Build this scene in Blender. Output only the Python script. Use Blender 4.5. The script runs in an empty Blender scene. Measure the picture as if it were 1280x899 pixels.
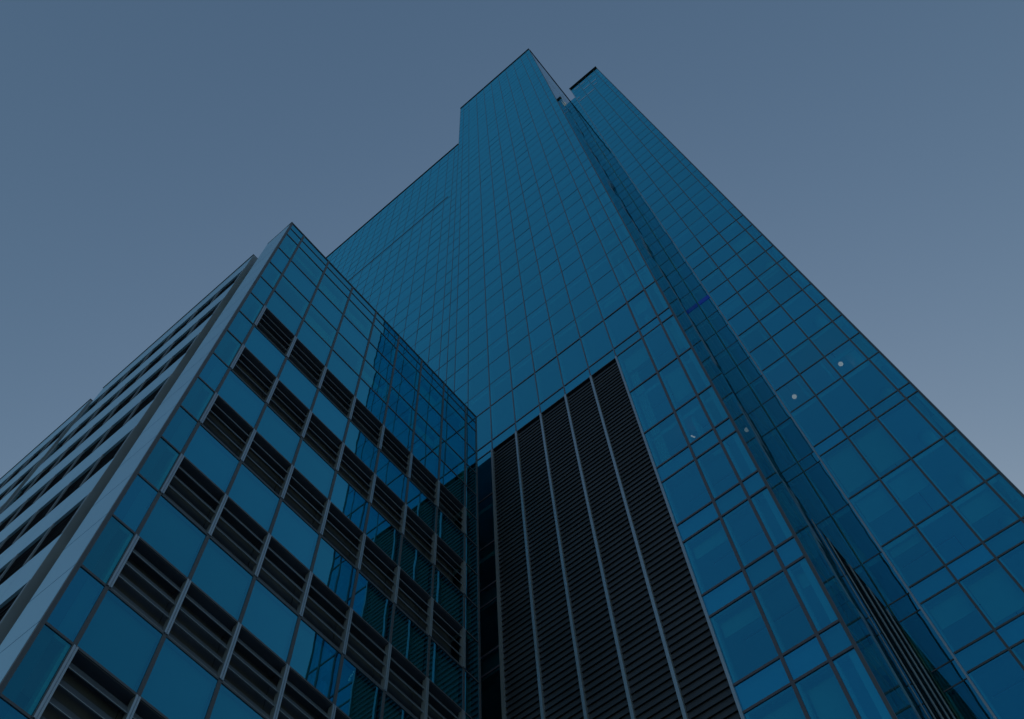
import bpy, math, random
import numpy as np
from mathutils import Matrix, Vector

random.seed(7)
S = bpy.context.scene
C = S.collection
EYE = 1.6                                   # eye height above the pavement

# ------------------------------------------------------------------ camera
ROT = np.array([[0.76041, 0.64944, 0.00180],       # right
                [-0.59658, 0.69962, -0.39322],     # down
                [-0.25664, 0.29794, 0.91944]])     # forward
F_PX, CX, CY, PW, PH = 1222.17, 584.46, 448.70, 1280.0, 899.0
cd = bpy.data.cameras.new('camera')
cam = bpy.data.objects.new('camera', cd)
C.objects.link(cam)
r, d, f = (Vector(v).normalized() for v in ROT)
m = Matrix((r, -d, -f)).transposed().to_4x4()
m.translation = (0, 0, EYE)
cam.matrix_world = m
cd.sensor_width = 36.0
cd.lens = F_PX / PW * 36.0
cd.shift_x = (PW / 2 - CX) / PW
cd.shift_y = (CY - PH / 2) / PW
cd.clip_start, cd.clip_end = 0.1, 6000
S.camera = cam

# ------------------------------------------------------------------ sky, sun, exposure
SUN_EL, SUN_AZ = math.radians(15), math.radians(-27)     # azimuth from +Y: low, behind the towers
w = bpy.data.worlds.new('World')
S.world = w
w.use_nodes = True
nt = w.node_tree
bg = nt.nodes['Background']
sky = nt.nodes.new('ShaderNodeTexSky')
sky.sky_type = 'NISHITA'
sky.sun_disc = False
sky.sun_elevation = SUN_EL
sky.sun_rotation = SUN_AZ
sky.air_density, sky.dust_density, sky.ozone_density = 1.7, 2.4, 1.45
hs = nt.nodes.new('ShaderNodeHueSaturation')
hs.inputs['Saturation'].default_value = 1.27
hs.inputs['Hue'].default_value = 0.508
nt.links.new(sky.outputs[0], hs.inputs['Color'])
nt.links.new(hs.outputs[0], bg.inputs['Color'])
bg.inputs['Strength'].default_value = 0.11
sl = bpy.data.lights.new('sun', 'SUN')
sl.energy, sl.angle, sl.color = 0.5, math.radians(0.53), (1.0, 0.93, 0.84)
so = bpy.data.objects.new('sun', sl)
C.objects.link(so)
to_sun = Vector((math.sin(SUN_AZ) * math.cos(SUN_EL), math.cos(SUN_AZ) * math.cos(SUN_EL), math.sin(SUN_EL)))
so.rotation_euler = to_sun.to_track_quat('Z', 'Y').to_euler()
so.location = to_sun * 300
S.view_settings.view_transform = 'Standard'
S.view_settings.look = 'None'
S.view_settings.exposure = 0.24
S.view_settings.gamma = 1.0
S.view_settings.use_curve_mapping = False
S.cycles.max_bounces = 10
S.cycles.glossy_bounces = 6
S.cycles.transparent_max_bounces = 16
S.cycles.use_denoising = True


# ------------------------------------------------------------------ materials
def new_mat(name):
    mt = bpy.data.materials.new(name)
    mt.use_nodes = True
    return mt, mt.node_tree, mt.node_tree.nodes['Principled BSDF']


def paint(name, col, rough=0.5, metal=0.0, var=0.06, scale=0.6, spec=0.5):
    mt, t, b = new_mat(name)
    tc = t.nodes.new('ShaderNodeTexCoord')
    n = t.nodes.new('ShaderNodeTexNoise')
    n.inputs['Scale'].default_value = scale
    n.inputs['Detail'].default_value = 6
    t.links.new(tc.outputs['Object'], n.inputs['Vector'])
    cr = t.nodes.new('ShaderNodeValToRGB')
    cr.color_ramp.elements[0].position, cr.color_ramp.elements[1].position = 0.3, 0.7
    cr.color_ramp.elements[0].color = tuple(max(0, c * (1 - var)) for c in col) + (1,)
    cr.color_ramp.elements[1].color = tuple(min(1, c * (1 + var)) for c in col) + (1,)
    t.links.new(n.outputs['Fac'], cr.inputs['Fac'])
    t.links.new(cr.outputs['Color'], b.inputs['Base Color'])
    b.inputs['Roughness'].default_value = rough
    b.inputs['Metallic'].default_value = metal
    b.inputs['Specular IOR Level'].default_value = spec
    return mt


def glass(name, R0, T0, rough=0.0, wave=0.003, wscale=0.55, F90=(0.17, 0.83, 1.0), power=1.55):
    """blue coated sheet: reflection that rises with Fresnel, tinted transmission, slightly wavy"""
    mt = bpy.data.materials.new(name)
    mt.use_nodes = True
    t = mt.node_tree
    t.nodes.clear()
    N = t.nodes.new
    out = N('ShaderNodeOutputMaterial')
    tc = N('ShaderNodeTexCoord')
    nz = N('ShaderNodeTexNoise')
    nz.inputs['Scale'].default_value = wscale
    nz.inputs['Detail'].default_value = 1.5
    t.links.new(tc.outputs['Object'], nz.inputs['Vector'])
    bp = N('ShaderNodeBump')
    bp.inputs['Strength'].default_value = 1.0
    bp.inputs['Distance'].default_value = wave
    t.links.new(nz.outputs['Fac'], bp.inputs['Height'])
    lw = N('ShaderNodeLayerWeight')
    lw.inputs['Blend'].default_value = 0.5
    pw = N('ShaderNodeMath')
    pw.operation = 'POWER'
    pw.inputs[1].default_value = power
    t.links.new(lw.outputs['Facing'], pw.inputs[0])
    at = N('ShaderNodeAttribute')
    at.attribute_name = 'pane_tint'
    sc = N('ShaderNodeMath')
    sc.operation = 'MULTIPLY_ADD'
    sc.inputs[1].default_value = 0.40
    sc.inputs[2].default_value = 0.80
    t.links.new(at.outputs['Fac'], sc.inputs[0])
    mul = N('ShaderNodeMix')
    mul.data_type = 'RGBA'
    mul.blend_type = 'MULTIPLY'
    mul.inputs['Factor'].default_value = 1.0
    mul.inputs['A'].default_value = tuple(R0) + (1,)
    t.links.new(sc.outputs[0], mul.inputs['B'])
    mr = N('ShaderNodeMix')
    mr.data_type = 'RGBA'
    mr.inputs['B'].default_value = tuple(F90) + (1,)
    t.links.new(pw.outputs[0], mr.inputs['Factor'])
    t.links.new(mul.outputs['Result'], mr.inputs['A'])
    mx = N('ShaderNodeMix')
    mx.data_type = 'RGBA'
    mx.inputs['A'].default_value = tuple(T0) + (1,)
    mx.inputs['B'].default_value = (0, 0, 0, 1)
    t.links.new(pw.outputs[0], mx.inputs['Factor'])
    g = N('ShaderNodeBsdfGlossy')
    g.inputs['Roughness'].default_value = rough
    t.links.new(mr.outputs['Result'], g.inputs['Color'])
    t.links.new(bp.outputs['Normal'], g.inputs['Normal'])
    tr = N('ShaderNodeBsdfTransparent')
    t.links.new(mx.outputs['Result'], tr.inputs['Color'])
    ad = N('ShaderNodeAddShader')
    t.links.new(g.outputs[0], ad.inputs[0])
    t.links.new(tr.outputs[0], ad.inputs[1])
    t.links.new(ad.outputs[0], out.inputs['Surface'])
    return mt


def lamp_mat(name, col, strength):
    mt, t, b = new_mat(name)
    b.inputs['Base Color'].default_value = (0.85, 0.83, 0.78, 1) if max(col) - min(col) < 0.9 else (0.01, 0.02, 0.08, 1)
    b.inputs['Emission Color'].default_value = tuple(col) + (1,)
    b.inputs['Emission Strength'].default_value = strength
    return mt


M = {}
M['tower_glass'] = glass('tower_glass', (0.004, 0.13, 0.27), (0.12, 0.50, 0.58), 0.0, 0.004)
M['tower_spandrel'] = glass('tower_spandrel_glass', (0.005, 0.175, 0.34), (0.09, 0.40, 0.47), 0.0, 0.004)
M['side_glass'] = glass('side_glass', (0.01, 0.12, 0.18), (0.05, 0.28, 0.33), 0.0, 0.0022, 0.35, (0.82, 0.92, 0.96), 10.0)
M['block_glass'] = glass('block_glass', (0.006, 0.075, 0.145), (0.13, 0.58, 0.60), 0.0, 0.003)
M['block_spandrel'] = glass('block_spandrel_glass', (0.008, 0.12, 0.235), (0.09, 0.42, 0.47), 0.0, 0.003)
M['mullion'] = paint('mullion_dark', (0.07, 0.085, 0.12), 0.45, 0.0)
M['mullion_warm'] = paint('mullion_purple_grey', (0.085, 0.085, 0.13), 0.45, 0.0)
M['lining'] = paint('frame_aluminium', (0.62, 0.64, 0.65), 0.4, 0.0)
M['post'] = paint('post_aluminium', (0.36, 0.44, 0.54), 0.38, 0.6)
M['pale'] = paint('pale_metal_cladding', (0.35, 0.65, 0.84), 0.33, 0.75, 0.05, 0.25)
M['reveal'] = paint('grey_reveal_metal', (0.26, 0.32, 0.40), 0.5, 0.2, 0.12)
M['slat'] = paint('louvre_blade', (0.085, 0.11, 0.15), 0.45, 0.1, 0.15)
M['slat_black'] = paint('louvre_blade_black', (0.034, 0.041, 0.060), 0.5, 0.0, 0.2)
M['void'] = paint('plant_void', (0.03, 0.034, 0.04), 0.9, 0, 0.1, 1, 0.1)
M['backing'] = paint('spandrel_backing', (0.34, 0.38, 0.39), 0.7)
M['ceiling'] = paint('office_ceiling', (0.75, 0.76, 0.75), 0.8)
M['inner'] = paint('office_wall', (0.55, 0.56, 0.56), 0.8, 0, 0.2, 0.35)
M['blind'] = paint('roller_blind', (0.62, 0.60, 0.56), 0.8)
M['roof'] = paint('roof_membrane', (0.18, 0.18, 0.18), 0.9)
M['cap'] = paint('dark_coping', (0.03, 0.03, 0.034), 0.5)
M['pipe'] = paint('sprinkler_pipe_red', (0.35, 0.02, 0.03), 0.4)
M['asphalt'] = paint('asphalt', (0.05, 0.05, 0.05), 0.9, 0, 0.25, 0.8)
M['paving'] = paint('granite_paving', (0.42, 0.43, 0.45), 0.8, 0, 0.15, 1.5)
M['globe'] = lamp_mat('opal_globe', (1.0, 0.25, 0.18), 1.5)
M['blue_led'] = lamp_mat('blue_light_strip', (0.0, 0.09, 1.0), 0.09)


# ------------------------------------------------------------------ mesh helpers
class MB:
    def __init__(self):
        self.v, self.f, self.t = [], [], []

    def quad(self, a, b, c, e, tint=0.5):
        i = len(self.v)
        self.v += [a, b, c, e]
        self.f.append((i, i + 1, i + 2, i + 3))
        self.t.append(tint)

    def hexa(self, p):
        """eight corners: 0-3 bottom ring, 4-7 top ring"""
        i = len(self.v)
        self.v += p
        for q in ((0, 3, 2, 1), (4, 5, 6, 7), (0, 1, 5, 4), (1, 2, 6, 5), (2, 3, 7, 6), (3, 0, 4, 7)):
            self.f.append(tuple(i + k for k in q))
            self.t.append(0.5)

    def box(self, x0, x1, y0, y1, z0, z1):
        self.hexa([(x0, y0, z0), (x1, y0, z0), (x1, y1, z0), (x0, y1, z0),
                   (x0, y0, z1), (x1, y0, z1), (x1, y1, z1), (x0, y1, z1)])

    def build(self, name, mat, parent=None, fix=True, smooth=False):
        me = bpy.data.meshes.new(name)
        me.from_pydata([tuple(p) for p in self.v], [], self.f)
        if fix:
            import bmesh
            bm = bmesh.new()
            bm.from_mesh(me)
            bmesh.ops.recalc_face_normals(bm, faces=bm.faces)
            bm.to_mesh(me)
            bm.free()
        a = me.attributes.new('pane_tint', 'FLOAT', 'FACE')
        a.data.foreach_set('value', self.t)
        me.materials.append(mat)
        if smooth:
            me.polygons.foreach_set('use_smooth', [True] * len(me.polygons))
        o = bpy.data.objects.new(name, me)
        C.objects.link(o)
        if parent is not None:
            o.parent = parent
            o.matrix_parent_inverse = parent.matrix_world.inverted()
        return o


class Face:
    """a vertical facade: u runs along it, n points out of it, z is height above the ground"""
    def __init__(self, axis, at, sign):
        self.axis, self.at, self.sign = axis, at, sign      # axis 'Y': plane y = at, u = x

    def P(self, u, n, z):
        q = self.at + self.sign * n
        return (u, q, z) if self.axis == 'Y' else (q, u, z)

    def box(self, mb, u0, u1, n0, n1, z0, z1):
        a, b = self.P(u0, n0, z0), self.P(u1, n1, z1)
        mb.box(min(a[0], b[0]), max(a[0], b[0]), min(a[1], b[1]), max(a[1], b[1]), z0, z1)

    def slat(self, mb, u0, u1, n_front, z_front, n_back, z_back, th):
        P = self.P
        mb.hexa([P(u0, n_front, z_front), P(u1, n_front, z_front), P(u1, n_back, z_back), P(u0, n_back, z_back),
                 P(u0, n_front, z_front + th), P(u1, n_front, z_front + th), P(u1, n_back, z_back + th), P(u0, n_back, z_back + th)])

    def pane(self, u0, u1, z0, z1, tilt=0.0022, n=0.0):
        a, b = random.gauss(0, tilt), random.gauss(0, tilt)
        uc, zc = (u0 + u1) / 2, (z0 + z1) / 2
        g = lambda u, z: self.P(u, n + a * (u - uc) + b * (z - zc), z)
        q = [g(u0, z0), g(u1, z0), g(u1, z1), g(u0, z1)]
        e1, e2 = Vector(q[1]) - Vector(q[0]), Vector(q[3]) - Vector(q[0])
        nn = e1.cross(e2)
        out = Vector(self.P(0, 1, 0)) - Vector(self.P(0, 0, 0))
        if nn.dot(out) < 0:
            q = [q[1], q[0], q[3], q[2]]
        return q


def project(p):
    v = np.array(p) - np.array((0, 0, EYE))
    c = ROT @ v
    if c[2] < 0.1:
        return None
    return CX + F_PX * c[0] / c[2], CY + F_PX * c[1] / c[2]


def shown_area(q):
    pts = [project(p) for p in q]
    if any(p is None for p in pts):
        return 0.0
    cx, cy = sum(p[0] for p in pts) / 4, sum(p[1] for p in pts) / 4
    if not (-20 < cx < PW + 20 and -20 < cy < PH + 20):
        return 0.0
    return abs(sum(pts[i][0] * pts[(i + 1) % 4][1] - pts[(i + 1) % 4][0] * pts[i][1] for i in range(4))) / 2


def build_panes(panes, parent, limit=100):
    """panes: (corners, material); the largest in the picture as single parts, the rest as one"""
    order = sorted(range(len(panes)), key=lambda i: -shown_area(panes[i][0]))
    first = set(order[:limit])
    rest = {}
    for i, (q, mat) in enumerate(panes):
        tint = random.random()
        if i in first:
            mb = MB()
            mb.quad(*q, tint)
            mb.build('glass_pane', mat, parent, fix=False)
        else:
            rest.setdefault(mat.name, (mat, MB()))[1].quad(*q, tint)
    for mat, mb in rest.values():
        mb.build('glazing', mat, parent, fix=False)['kind'] = 'stuff'


def tag(o, label, cat, group=None):
    o['label'], o['category'] = label, cat
    if group:
        o['group'] = group
    return o


def thing(name, loc, label, cat, group=None):
    o = bpy.data.objects.new(name, None)
    C.objects.link(o)
    o.location = loc
    bpy.context.view_layer.update()
    return tag(o, label, cat, group)


def grid_frame(mb, face, us, zs, z0, z1, w=0.10, n0=-0.03, n1=0.05, wu=None, skip=None):
    """vertical and horizontal glazing bars; verticals 3 mm prouder than the horizontals"""
    wu = wu or w
    for u in us:
        face.box(mb, u - wu / 2, u + wu / 2, n0, n1 + 0.003, z0, z1)
    for z in zs:
        for a, b in zip(us[:-1], us[1:]):
            if skip and skip((a + b) / 2, z):
                continue
            face.box(mb, a + wu / 2, b - wu / 2, n0 + 0.004, n1, z - w / 2, z + w / 2)


# ------------------------------------------------------------------ ground
def structure(name, mb, mat):
    o = mb.build(name, mat)
    o['kind'] = 'structure'
    return o


g = MB()
g.quad((-3000, -3000, -0.13), (3000, -3000, -0.13), (3000, 3000, -0.13), (-3000, 3000, -0.13))
structure('road', g, M['asphalt'])
g = MB()
g.box(-70, 40, -9, 60, -0.125, 0.0)
structure('pavement', g, M['paving'])

# ================================================================== OFFICE BLOCK
BX, BY0, BY1 = -14.4, 3.88, 17.45
SB = 14.4
block = thing('office_block', (BX, BY0, 0), 'lower office block with blue glass front, rows of dark louvres and pale metal left side', 'building')
FB = Face('X', BX, 1)                       # front: u = y, faces +X
FL = Face('Y', BY0, -1)                     # pale side: u = x, faces -Y
top = 45.2 + EYE
cols = [BY0, 4.72] + [4.72 + 1.695 * k for k in range(1, 8)] + [BY1]
rows = []                                   # (z0, z1, kind)
lz = 35.41 + EYE
k = 0
while lz - 3.945 * k - 3.945 > 0.3:
    t1 = lz - 3.945 * k
    rows.append((t1 - 2.02, t1, 'louvre'))
    rows.append((t1 - 3.945, t1 - 2.02, 'spandrel'))
    k += 1
zb = lz - 3.945 * k
rows.append((0.15, zb, 'vision'))
up = [35.41, 37.35, 39.3, 41.35, 43.5, 44.45, 45.15]
for a, b, kd in zip(up[:-1], up[1:], ('spandrel', 'vision', 'spandrel', 'vision', 'spandrel', 'spandrel')):
    rows.append((a + EYE, b + EYE, kd))
panes = []
frame = MB()
lining = MB()
back = MB()
levels = sorted(set(round(v, 3) for rr in rows for v in rr[:2]))
for z0, z1, kd in rows:
    for ci, (a, b) in enumerate(zip(cols[:-1], cols[1:])):
        lou = kd == 'louvre' and 1 <= ci <= 7
        if not lou:
            panes.append((FB.pane(a + 0.02, b - 0.02, z0 + 0.02, z1 - 0.02, 0.0016), M['block_spandrel' if kd == 'spandrel' else 'block_glass']))
            if kd == 'spandrel':
                FB.box(back, a + 0.06, b - 0.06, -0.22, -0.16, z0 + 0.02, z1 - 0.02)
            else:
                FB.box(lining, b - 0.13, b - 0.05, -0.30, -0.04, z0 + 0.04, z1 - 0.04)
        else:
            lv = MB()
            FB.box(lv, a + 0.01, b - 0.01, -0.60, -0.56, z0, z1)
            FB.box(lv, a + 0.01, b - 0.01, -0.56, -0.005, z1 - 0.05, z1)
            FB.box(lv, a + 0.01, b - 0.01, -0.56, -0.005, z0, z0 + 0.05)
            nb = 4
            pitch = (z1 - z0 - 0.1) / nb
            lip = MB()
            for s in range(nb):
                zf = z0 + 0.09 + s * pitch
                FB.slat(lv, a + 0.05, b - 0.05, -0.03, zf, -0.14, zf + 0.22, 0.03)
                FB.box(lip, a + 0.05, b - 0.05, -0.045, -0.02, zf - 0.016, zf)
            lo = lv.build('louvre_panel', M['slat'], block)
            lip.build('blade_lip', M['reveal'], lo)
            us = [a] if ci > 1 else [a + 0.03]
            if ci == 7:
                us.append(b - 0.02)
            for u in us:
                ps = MB()
                FB.box(ps, u - 0.058, u - 0.012, -0.12, 0.05, z0 + 0.02, z1 - 0.02)
                FB.box(ps, u + 0.012, u + 0.058, -0.12, 0.05, z0 + 0.02, z1 - 0.02)
                FB.box(ps, u - 0.012, u + 0.012, -0.12, 0.03, z0 + 0.02, z1 - 0.02)
                ps.build('post', M['post'], lo)
build_panes(panes, block)
# glazing bars: continuous beside glass, absent where the posts stand
for ci, u in enumerate(cols):
    for z0, z1, kd in rows:
        if kd == 'louvre' and 1 <= ci <= 8:
            if ci == 1:
                FB.box(frame, u - 0.05, u - 0.03, -0.03, 0.04, z0, z1)
            if ci == 8:
                FB.box(frame, u + 0.04, u + 0.06, -0.03, 0.04, z0, z1)
            continue
        uu = min(max(u, BY0 + 0.05), BY1 - 0.05)
        FB.box(frame, uu - 0.05, uu + 0.05, -0.03, 0.023, z0, z1)
for z in levels:
    for a, b in zip(cols[:-1], cols[1:]):
        FB.box(frame, a + 0.05, b - 0.05, -0.026, 0.02, z - 0.032, z + 0.032)
frame.build('mullion_frame', M['mullion'], block)
lining.build('frame_lining', M['lining'], block)
back.build('spandrel_panel', M['backing'], block)
# inside: floors, rear wall
for i in range(12):
    zf = lz - 3.945 * i + 1.0
    mb = MB()
    mb.box(-24.0, BX - 0.62, BY0 + 0.45, BY1 - 0.35, zf - 0.40, zf)
    mb.build('floor_slab', M['ceiling'], block)
mb = MB()
mb.box(-18.4, -18.1, BY0 + 0.4, BY1, 0.0, top - 0.6)
mb.build('core_wall', M['inner'], block)
mb = MB()
mb.box(-41.0, BX - 0.03, BY1 - 0.30, BY1 + 0.0, 0.0, top - 0.02)
mb.build('end_wall', M['mullion'], block)
mb = MB()
mb.box(-41.0, BX - 0.25, BY0 + 0.5, BY1 - 0.3, top - 0.62, top - 0.40)
mb.build('roof', M['roof'], block)
mb = MB()
FB.box(mb, BY0 - 0.02, BY1 + 0.02, -0.30, 0.035, top - 0.03, top + 0.02)
mb.build('parapet_cap', M['cap'], block)

# pale corner pilaster, panels with open joints
XP = -16.02
mb, jb = MB(), MB()
joints = [0.0] + [v for rr in rows if rr[2] == 'louvre' for v in rr[:2]] + [39.3 + EYE, 41.35 + EYE, 43.5 + EYE]
joints = sorted(set(round(v, 3) for v in joints)) + [top + 0.03]
jj = sorted(set(round(v, 3) for v in [0.0] + [v for rr in rows for v in rr[:2]] + [top + 0.03]))
jj = [v for v in jj if v < top - 1.3] + [top + 0.03]
for a, b in zip(jj[:-1], jj[1:]):
    FL.box(mb, XP, BX - 0.062, -0.05, 0.0, a + 0.016, b - 0.016)
FL.box(jb, XP + 0.01, BX - 0.07, -0.40, -0.052, 0.0, top - 0.06)
FL.box(jb, BX - 0.06, BX + 0.02, -0.04, -0.006, 0.0, top)
FL.box(jb, XP - 0.004, BX - 0.045, -0.29, 0.012, top + 0.032, top + 0.06)
mb.build('corner_pilaster', M['pale'], block)
jb.build('pilaster_backing', M['mullion'], block)

# pale side: two flush sections of metal bands and louvre strips, slots between
FS = Face('Y', 3.80, -1)
sec_top = 44.8 + EYE
open_tops = [42.75 + EYE - 3.95 * i for i in range(11)]
OH = 1.97
for x1, nb in ((-16.78, 7), (-28.55, 8)):
    x0 = x1 - 1.54 * nb
    edges = [x1 - 1.54 * i for i in range(nb + 1)]
    prev = sec_top
    for zt in open_tops + [None]:
        lo_z = zt if zt is not None else 0.0
        band = MB()
        for a, b in zip(edges[1:], edges[:-1]):
            FS.box(band, a + 0.006, b - 0.006, -0.08, 0.0, lo_z, prev)
        band.build('metal_band', M['pale'], block)
        if zt is None:
            break
        st = MB()
        zl = zt - OH
        FS.box(st, x0, x1 - 0.10, -0.62, -0.58, zl - 0.1, zt + 0.1)
        FS.box(st, x0, x1 - 0.10, -0.58, -0.082, zt + 0.004, zt + 0.06)
        FS.box(st, x0, x1 - 0.10, -0.58, -0.082, zl - 0.06, zl - 0.004)
        for s in range(7):
            zf = zl + 0.06 + s * (OH - 0.1) / 7
            FS.slat(st, x0 + 0.02, x1 - 0.12, -0.09, zf, -0.36, zf + 0.24, 0.02)
        so_ = st.build('louvre_strip', M['slat_black'], block)
        for i, e in enumerate(edges):
            ps = MB()
            if i == 0:
                FS.box(ps, e - 0.05, e - 0.004, -0.14, 0.012, zl + 0.003, zt - 0.003)
            else:
                FS.box(ps, e - 0.022, e + 0.022, -0.04, 0.016, zl + 0.003, zt - 0.003)
            ps.build('fin', M['post'], so_)
        prev = zl
    rv = MB()
    rv.box(x1 - 0.003, x1 + 0.03, 3.804, 5.2, 0.0, sec_top - 0.02)
    rv.build('end_return', M['reveal'], block)
    cp = MB()
    FS.box(cp, x0 - 0.01, x1 + 0.01, -0.35, 0.03, sec_top, sec_top + 0.09)
    cp.build('parapet_cap', M['cap'], block)
    if x1 == -16.78:
        cp = MB()
        cp.box(x0 - 0.03, x0 + 0.003, 3.804, 5.2, 0.0, sec_top - 0.02)
        cp.build('end_return', M['pale'], block)
mb = MB()
mb.box(-16.8, XP + 0.02, 5.2, 5.3, 0, sec_top - 0.5)
mb.box(-28.6, -27.5, 5.2, 5.3, 0, 42.0)
mb.build('slot_wall', M['reveal'], block)

# ================================================================== MAIN TOWER
TY, SX = 18.58, -3.183
WY = 29.55
tower = thing('glass_tower', (SX, TY, 0), 'tall blue glass tower with stepped roof and a big black louvre wall near its foot', 'building')
FT = Face('Y', TY, -1)
FR = Face('X', SX, 1)
T1, T0 = 166.0 + EYE, 135.3 + EYE
low = [0.0]
base_sp = [(43.26, 44.24), (31.36, 32.42), (27.46, 28.48), (23.56, 24.58), (19.67, 20.68), (15.77, 16.8), (11.88, 12.9), (7.98, 9.0), (4.1, 5.1)]
lev = sorted(set([0.1] + [v + EYE for s in base_sp for v in s] + [35.28 + EYE, 39.18 + EYE] + [48.17 + EYE + 2.83 * i for i in range(60)]))
spandrel = [(a + EYE, b + EYE) for a, b in base_sp]
storeys = [a + EYE for a, _ in base_sp] + [35.28 + EYE, 39.18 + EYE] + [51.0 + EYE + 5.66 * i for i in range(30)]
rear_storeys = [a + EYE for a, _ in base_sp] + [35.28 + EYE, 39.18 + EYE] + [48.17 + EYE + 5.66 * i for i in range(30)]


def is_spandrel(a, b):
    zc = (a + b) / 2
    return any(s0 < zc < s1 for s0, s1 in spandrel)


bay = [-17.78, -17.06, -15.95, -14.34, -12.79, -11.23, -9.68, -8.12, -6.57, -5.02, -3.91, SX]
left = [-17.78 - 0.72, -17.78 - 1.83]
while left[-1] > -46:
    left.append(left[-1] - 1.56)
left = sorted(left)
XL = left[0]
LZ = 43.22 + EYE                                  # top of the louvre wall
GAPZ = 108.4 + EYE
panes = []
tf = MB()
tl = MB()
tb = MB()


def blind(face, a, b, z0, z1, n, parent, depth):
    mb = MB()
    zb_ = z1 - (z1 - z0) * depth
    face.box(mb, a + 0.16, b - 0.08, n - 0.012, n, zb_, z1 - 0.12)
    face.box(mb, a + 0.16, b - 0.08, n - 0.03, n + 0.015, zb_ - 0.03, zb_ - 0.002)
    mb.build('blind', M['blind'], parent)


def partition(face, u, n0, n1, z0, z1, parent):
    mb = MB()
    face.box(mb, u - 0.06, u + 0.06, n1, n0, z0, z1)
    mb.build('partition', M['ceiling'], parent)


def tower_panes(face, us, z_top, glassmat, hole=None, tilt=0.002):
    zs = [z for z in lev if z < z_top - 0.6] + [z_top]
    for a, b in zip(us[:-1], us[1:]):
        for z0, z1 in zip(zs[:-1], zs[1:]):
            if hole and hole((a + b) / 2, (z0 + z1) / 2):
                continue
            panes.append((face.pane(a + 0.015, b - 0.015, z0 + 0.015, z1 - 0.015, tilt), M['tower_spandrel'] if is_spandrel(z0, z1) and glassmat is M['tower_glass'] else glassmat))
            if is_spandrel(z0, z1):
                face.box(tb, a + 0.05, b - 0.05, -0.20, -0.14, z0, z1)
            elif z0 < 70:
                face.box(tl, a + 0.05, a + 0.12, -0.26, -0.035, z0 + 0.04, z1 - 0.04)
    return zs


in_louvre = lambda u, z: bay[3] < u < bay[8] and z < LZ
zs = tower_panes(FT, bay, T1, M['tower_glass'], in_louvre)
grid_frame(tf, FT, bay[:3], zs, 0.0, T1, 0.036, n1=0.012)
for u in bay[3:9]:
    FT.box(tf, u - 0.028, u + 0.028, -0.03, 0.014, LZ, T1)
for u in bay[9:]:
    FT.box(tf, u - 0.048, u + 0.048, -0.03, 0.03, 0.0, 49.9)
    FT.box(tf, u - 0.028, u + 0.028, -0.03, 0.014, 49.9, T1)
for z in zs:
    for a, b in zip(bay[2:-1], bay[3:]):
        if in_louvre((a + b) / 2, z - 0.1):
            continue
        if z < 50:
            FT.box(tf, a + 0.048, b - 0.048, -0.026, 0.026, z - 0.042, z + 0.042)
        else:
            FT.box(tf, a + 0.036, b - 0.036, -0.026, 0.009, z - 0.016, z + 0.016)
lefts = left + [-17.78]
zs = tower_panes(FT, lefts, T0, M['tower_glass'])
grid_frame(tf, FT, lefts[:-1], zs, 0.0, T0, 0.036, n1=0.012)
for z in zs:
    FT.box(tf, lefts[-2] + 0.026, lefts[-1] - 0.026, -0.026, 0.012, z - 0.025, z + 0.025)
FT.box(tf, XL, -19.0, -0.02, 0.03, GAPZ - 0.09, GAPZ + 0.09)
tf.build('mullion_frame', M['mullion_warm'], tower)

# right-hand return of the tower, mirror glass, louvred at its foot
SLZ = 31.2 + EYE
side_u = [TY] + [TY + 1.1, TY + 2.3] + [TY + 2.3 + 1.56 * i for i in range(1, 6)] + [WY + 0.2]
hole = lambda u, z: u > 23.3 and z < SLZ
zs = tower_panes(FR, side_u, T1, M['side_glass'], hole, 0.0014)
sf = MB()
FR.box(sf, TY - 0.05, TY + 0.04, -0.03, 0.03, 0.0, T1)
sf.build('corner_bead', M['mullion'], tower)
tl.build('frame_lining', M['lining'], tower)
tb.build('spandrel_panel', M['backing'], tower)
build_panes(panes, tower)

# louvre wall on the front, five bays
for bi, (a, b) in enumerate(zip(bay[3:8], bay[4:9])):
    lv = MB()
    FT.box(lv, a, b, -0.50, -0.46, 0.0, LZ - 0.06)
    z = 0.2
    while z < LZ - 0.34:
        FT.slat(lv, a + 0.06, b - 0.06, -0.02, z, -0.075, z + 0.28, 0.02)
        z += 0.30
    FT.box(lv, a + 0.06, b - 0.06, -0.46, 0.03, LZ - 0.06, LZ)
    lo = lv.build('louvre_panel', M['slat_black'], tower)
    lip = MB()
    z = 0.2
    while z < LZ - 0.34:
        FT.box(lip, a + 0.06, b - 0.06, -0.035, -0.015, z - 0.014, z)
        z += 0.30
    lip.build('blade_lip', M['slat_black'], lo)
    ps = MB()
    FT.box(ps, a - 0.055, a + 0.055, -0.3, 0.06, 0.0, LZ - 0.01)
    if bi == 4:
        ps.build('post', M['post'], lo)
        ps = MB()
        FT.box(ps, b - 0.05, b + 0.04, -0.3, 0.065, 0.0, LZ + 0.03)
    ps.build('post', M['post'], lo)
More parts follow.
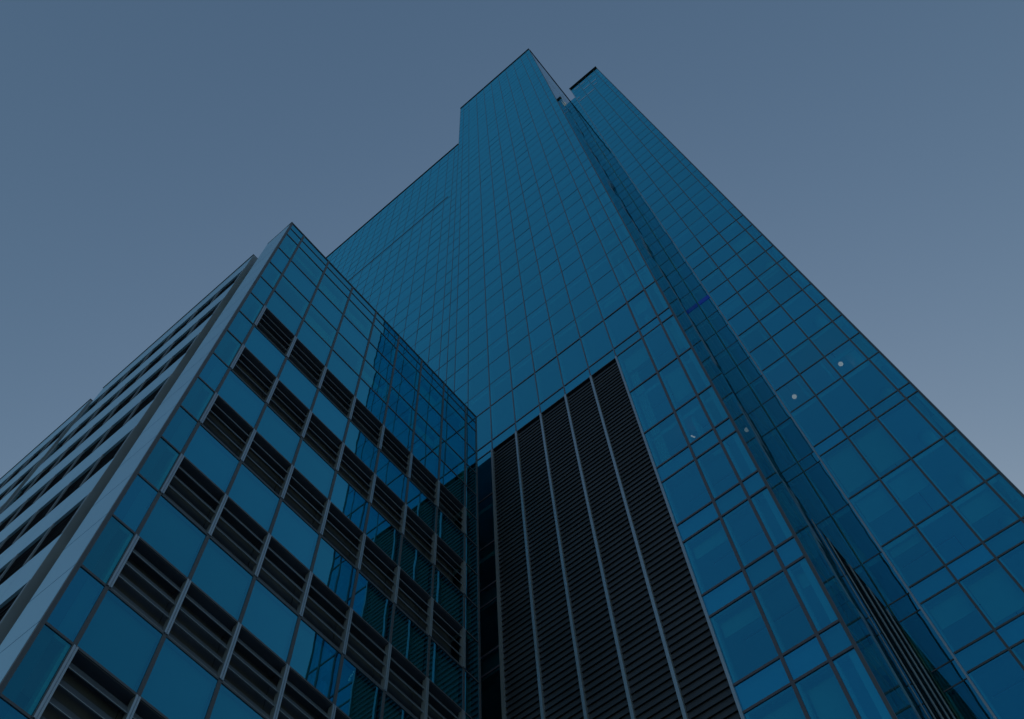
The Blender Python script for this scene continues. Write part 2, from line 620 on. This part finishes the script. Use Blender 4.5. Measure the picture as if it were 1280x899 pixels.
# louvre bays on the right-hand return
for a, b in zip((23.42, 24.5, 26.05, 27.45, 28.8), (24.4, 25.75, 27.2, 28.55, 29.7)):
    lv = MB()
    FR.box(lv, a, b, -0.30, -0.26, 0.0, SLZ)
    FR.box(lv, a, b, -0.26, 0.01, SLZ - 0.05, SLZ)
    z = 0.2
    while z < SLZ - 0.3:
        FR.slat(lv, a, b, -0.005, z, -0.06, z + 0.28, 0.02)
        z += 0.30
    lo = lv.build('louvre_panel', M['slat_black'], tower)
    ps = MB()
    FR.box(ps, a - 0.05, a - 0.005, -0.2, 0.022, 0.0, SLZ)
    ps.build('post', M['reveal'], lo)
    gl = MB()
    FR.box(gl, b + 0.003, b + 0.24 if b < 29 else b + 0.02, -0.05, -0.012, 0.0, SLZ)
    gl.build('side_light', M['side_glass'], lo)

# floors, core and roofs of the tower
for zf in storeys:
    if zf > T1 - 1:
        continue
    mb = MB()
    x0 = XL + 0.3 if zf < T0 - 0.5 else -17.4
    mb.box(x0, SX - 0.32, TY + (0.52 if zf < LZ else 0.30), WY + 0.1, zf - 0.02, zf + 0.26)
    mb.build('floor_slab', M['ceiling'], tower)
mb = MB()
mb.box(XL + 0.3, -7.6, TY + 3.4, TY + 3.7, 0.0, T0 - 0.3)
mb.box(-17.4, -7.6, TY + 3.7, TY + 4.0, T0 - 0.3, T1 - 0.5)
mb.box(-7.6, -7.4, TY + 3.4, WY, 0.0, T1 - 0.5)
mb.build('core_wall', M['inner'], tower)
mb = MB()
mb.box(XL, -17.80, TY + 0.28, WY + 6, T0 - 0.5, T0 - 0.3)
mb.box(-17.74, SX - 0.25, TY + 0.28, WY + 0.1, T1 - 0.5, T1 - 0.3)
mb.build('roof', M['roof'], tower)
mb = MB()
mb.box(-17.78, -17.60, TY + 0.1, WY + 6, T0 - 0.3, T1 - 0.05)
mb.box(XL, XL + 0.2, TY + 0.1, WY + 6, 0, T0 - 0.05)
mb.box(XL + 0.2, -7.0, WY + 6, WY + 6.2, 0, T0 - 0.3)
mb.build('rear_wall', M['mullion'], tower)
mb = MB()
FT.box(mb, -17.82, SX + 0.05, -0.25, 0.09, T1, T1 + 0.30)
mb.box(SX - 0.25, SX + 0.08, TY + 0.26, WY + 0.15, T1, T1 + 0.30)
mb.build('parapet_cap', M['cap'], tower)
mb = MB()
FT.box(mb, XL, -17.84, -0.25, 0.08, T0, T0 + 0.16)
mb.build('parapet_cap', M['cap'], tower)
# light curtain lengths beside the louvre wall
for z0, z1 in ((32.5, 35.1), (35.45, 39.0), (39.35, 43.1)):
    mb = MB()
    n = 8
    for i in range(n):
        ua, ub = -6.40 + 0.42 * i / n, -6.40 + 0.42 * (i + 1) / n
        na, nb_ = -0.42 - 0.05 * (i % 2), -0.42 - 0.05 * ((i + 1) % 2)
        P = FT.P
        mb.hexa([P(ua, na, z0 + EYE), P(ub, nb_, z0 + EYE), P(ub, nb_ - 0.01, z0 + EYE), P(ua, na - 0.01, z0 + EYE),
                 P(ua, na, z1 + EYE), P(ub, nb_, z1 + EYE), P(ub, nb_ - 0.01, z1 + EYE), P(ua, na - 0.01, z1 + EYE)])
    mb.build('curtain', M['blind'], tower)

# ================================================================== REAR TOWER
rear = thing('glass_tower', (-2.11, WY, 0), 'narrow blue glass tower standing further back at the right of the taller stepped one', 'building')
FW = Face('Y', WY, -1)
FE = Face('X', 3.58, 1)
FN = Face('Y', WY + 0.22, -1)
W1, W0 = 175.1 + EYE, 167.4 + EYE
wu = [-2.11, -0.434, 1.22, 2.88, 3.58]
panes = []
tl, tb = MB(), MB()
wf = MB()
zs = tower_panes(FW, wu, W1, M['tower_glass'])
for u in wu[1:-1]:
    FW.box(wf, u - 0.046, u + 0.046, -0.03, 0.028, 0.0, 80)
    FW.box(wf, u - 0.035, u + 0.035, -0.03, 0.022, 80, W1)
FW.box(wf, 3.50, 3.60, -0.03, 0.053, 0.0, W1)
for z in zs:
    for a, b in zip(wu[:-1], wu[1:]):
        hw, pr = (0.042, 0.024) if z < 80 else (0.025, 0.010)
        FW.box(wf, a + 0.05, b - 0.05, -0.026, pr, z - hw, z + hw)
eu = [WY + 0.03] + [WY + 1.6 * i for i in range(1, 10)]
zs = tower_panes(FE, eu, W1, M['tower_glass'])
grid_frame(wf, FE, eu[1:], zs, 0.0, W1, 0.09)
zs = tower_panes(FN, [SX + 0.02, -2.13], W0, M['tower_glass'])
for z in zs:
    FN.box(wf, SX + 0.05, -2.13, -0.026, 0.014, z - 0.028, z + 0.028)
wf.build('mullion_frame', M['mullion'], rear)
tl.build('frame_lining', M['lining'], rear)
tb.build('spandrel_panel', M['backing'], rear)
build_panes(panes, rear)
mb = MB()
FW.box(mb, -2.17, -2.09, -0.20, 0.10, 0.0, W1)
mb.build('corner_post', M['post'], rear)
for zf in rear_storeys:
    if zf > W1 - 1:
        continue
    mb = MB()
    mb.box(-2.08, 3.3, WY + 0.30, WY + 14.0, zf - 0.02, zf + 0.26)
    if zf < W0 - 1:
        mb.box(SX + 0.03, -2.12, WY + 0.55, WY + 6.0, zf - 0.02, zf + 0.26)
    mb.build('floor_slab', M['ceiling'], rear)
mb = MB()
mb.box(-12.0, 2.2, WY + 7.0, WY + 7.3, 0.0, W0 - 0.4)
mb.box(-2.05, 2.2, WY + 7.0, WY + 7.3, W0 - 0.3, W1 - 0.4)
mb.box(-2.12, -2.0, WY + 0.3, WY + 14.0, W0, W1 - 0.1)
mb.box(-2.0, 3.5, WY + 14.1, WY + 14.3, 0, W1 - 0.1)
mb.box(-12.0, -11.8, WY + 0.3, WY + 7.0, T1 - 2, W0 - 0.2)
mb.build('core_wall', M['inner'], rear)
mb = MB()
mb.box(-12.0, -2.15, WY + 0.3, WY + 7.3, W0 - 0.35, W0 - 0.2)
mb.box(-2.0, 3.3, WY + 0.3, WY + 14.0, W1 - 0.35, W1 - 0.2)
mb.build('roof', M['roof'], rear)
mb = MB()
FW.box(mb, -2.2, 3.64, -0.30, 0.24, W1, W1 + 0.28)
mb.build('parapet_cap', M['cap'], rear)
# pale strips painted for bright sky showing in the top storeys' louvre openings
for z, spans in ((160.4, ((-2.0, -0.55), (-0.3, 1.1))), (166.3, ((-0.3, 1.0), (1.35, 2.3))), (171.6, ((-1.6, -0.6), (-0.3, 0.6), (1.6, 2.1))), (163.3, ((-2.0, -1.5), (1.4, 2.0)))):
    for a, b in spans:
        mb = MB()
        FW.box(mb, a, b, 0.014, 0.03, z + EYE, z + EYE + 0.8)
        mb.build('sky_streak', M['pale'], rear)
mb = MB()
FN.box(mb, SX + 0.06, -2.2, 0.006, 0.03, 67.75 + EYE, 68.35 + EYE)
mb.build('light_strip', M['blue_led'], rear)
mb = MB()
for k in range(24):
    a0, a1 = 2 * math.pi * k / 24, 2 * math.pi * (k + 1) / 24
    q = [(2.55 + 0.36 * math.cos(t), 31.9 + 0.36 * math.sin(t)) for t in (a0, a1)]
    mb.quad((*q[0], 0), (*q[1], 0), (*q[1], W1 - 0.5), (*q[0], W1 - 0.5))
mb.build('column', M['ceiling'], rear, smooth=True)


def pipe(owner, x0, x1, y, y2, z):
    mb = MB()
    mb.box(x0, x1, y - 0.02, y + 0.02, z - 0.045, z - 0.005)
    mb.box(x1 - 0.04, x1, y + 0.02, y2, z - 0.045, z - 0.005)
    mb.build('sprinkler_pipe', M['pipe'], owner)


for zf in storeys:
    if zf < 48:
        pipe(tower, -6.2, -4.2, TY + 1.25, TY + 3.0, zf - 0.10)
for zf in rear_storeys:
    if zf < 48:
        pipe(rear, -1.9, 0.6, WY + 1.4, WY + 3.4, zf - 0.10)


# rooms behind the lower panes: blinds and cross walls
rr = random.Random(11)
vis = [(a, b) for a, b in zip(lev[:-1], lev[1:]) if 14 < a < 75 and not is_spandrel(a, b)]
for a, b in vis:
    for u0, u1 in zip(bay[8:-1], bay[9:]):
        if b < LZ + 30 and rr.random() < 0.24:
            blind(FT, u0, u1, a, b, -0.34, tower, rr.choice((0.25, 0.4, 0.7)))
    for u0, u1 in zip(wu[:-1], wu[1:]):
        q = rr.random()
        if q < 0.24:
            blind(FW, u0, u1, a, b, -0.34, rear, rr.choice((0.2, 0.45, 0.8)))
        elif q < 0.36:
            partition(FW, u1 - 0.35, -0.5, -3.2, a + 0.05, b + 0.8, rear)
    if rr.random() < 0.5:
        partition(FT, rr.choice(bay[9:11]) + 0.4, -0.6, -3.0, a + 0.05, b - 0.1, tower)
for z0, z1, kd in rows:
    if kd != 'vision':
        continue
    for a, b in zip(cols[:-1], cols[1:]):
        if z0 > 30 and rr.random() < 0.4:
            blind(FB, a, b, z0, z1, -0.36, block, rr.choice((0.2, 0.35, 0.6)))
# ------------------------------------------------------------------ lamps behind the glass
def ball(mb, c, r, n=20, k=12):
    base = len(mb.v)
    for i in range(k + 1):
        th = math.pi * i / k
        for j in range(n):
            ph = 2 * math.pi * j / n
            mb.v.append((c[0] + r * math.sin(th) * math.cos(ph), c[1] + r * math.sin(th) * math.sin(ph), c[2] + r * math.cos(th)))
    for i in range(k):
        for j in range(n):
            a, b = base + i * n + j, base + i * n + (j + 1) % n
            mb.f.append((a, a + n, b + n, b))
            mb.t.append(0.5)


def globe_lamp(c, r, ceil, label):
    o = thing('globe_lamp', c, label, 'lamp', 'globe lamps inside the rear tower')
    mb = MB()
    ball(mb, c, r)
    mb.build('globe', M['globe'], o, smooth=True)
    mb = MB()
    mb.box(c[0] - 0.012, c[0] + 0.012, c[1] - 0.012, c[1] + 0.012, c[2] + r - 0.01, ceil - 0.03)
    mb.build('cord', M['cap'], o)
    mb = MB()
    mb.box(c[0] - 0.06, c[0] + 0.06, c[1] - 0.06, c[1] + 0.06, ceil - 0.03, ceil - 0.001)
    mb.build('ceiling_rose', M['cap'], o)


ceil = 48.17 + EYE + 2.83 * 2 - 0.02
globe_lamp((1.735, 31.3, 52.3 + EYE), 0.14, ceil, 'round white globe lamp behind the rear tower glass, nearer the outer right edge')
globe_lamp((-1.475, 31.3, 52.25 + EYE), 0.14, ceil, 'round white globe lamp behind the rear tower glass, nearer the stepped tower')
o = thing('lamp_cluster', (-5.07, 19.6, 34.75 + EYE), 'tiny cluster of bright bulbs hanging behind a lower pane right of the black louvre wall', 'lamp')
mb = MB()
for dx, dz in ((-0.10, 0.12), (-0.06, 0.0), (0.02, -0.04), (0.06, -0.16), (0.10, -0.24)):
    ball(mb, (-5.07 + dx, 19.6, 34.75 + EYE + dz), 0.035, 10, 6)
mb.build('bulb', M['globe'], o, smooth=True)
mb = MB()
mb.box(-5.08, -5.06, 19.66, 19.68, 34.45 + EYE, 35.26 + EYE)
mb.box(-5.19, -4.95, 19.64, 19.66, 34.72 + EYE, 34.74 + EYE)
mb.build('stem', M['cap'], o)
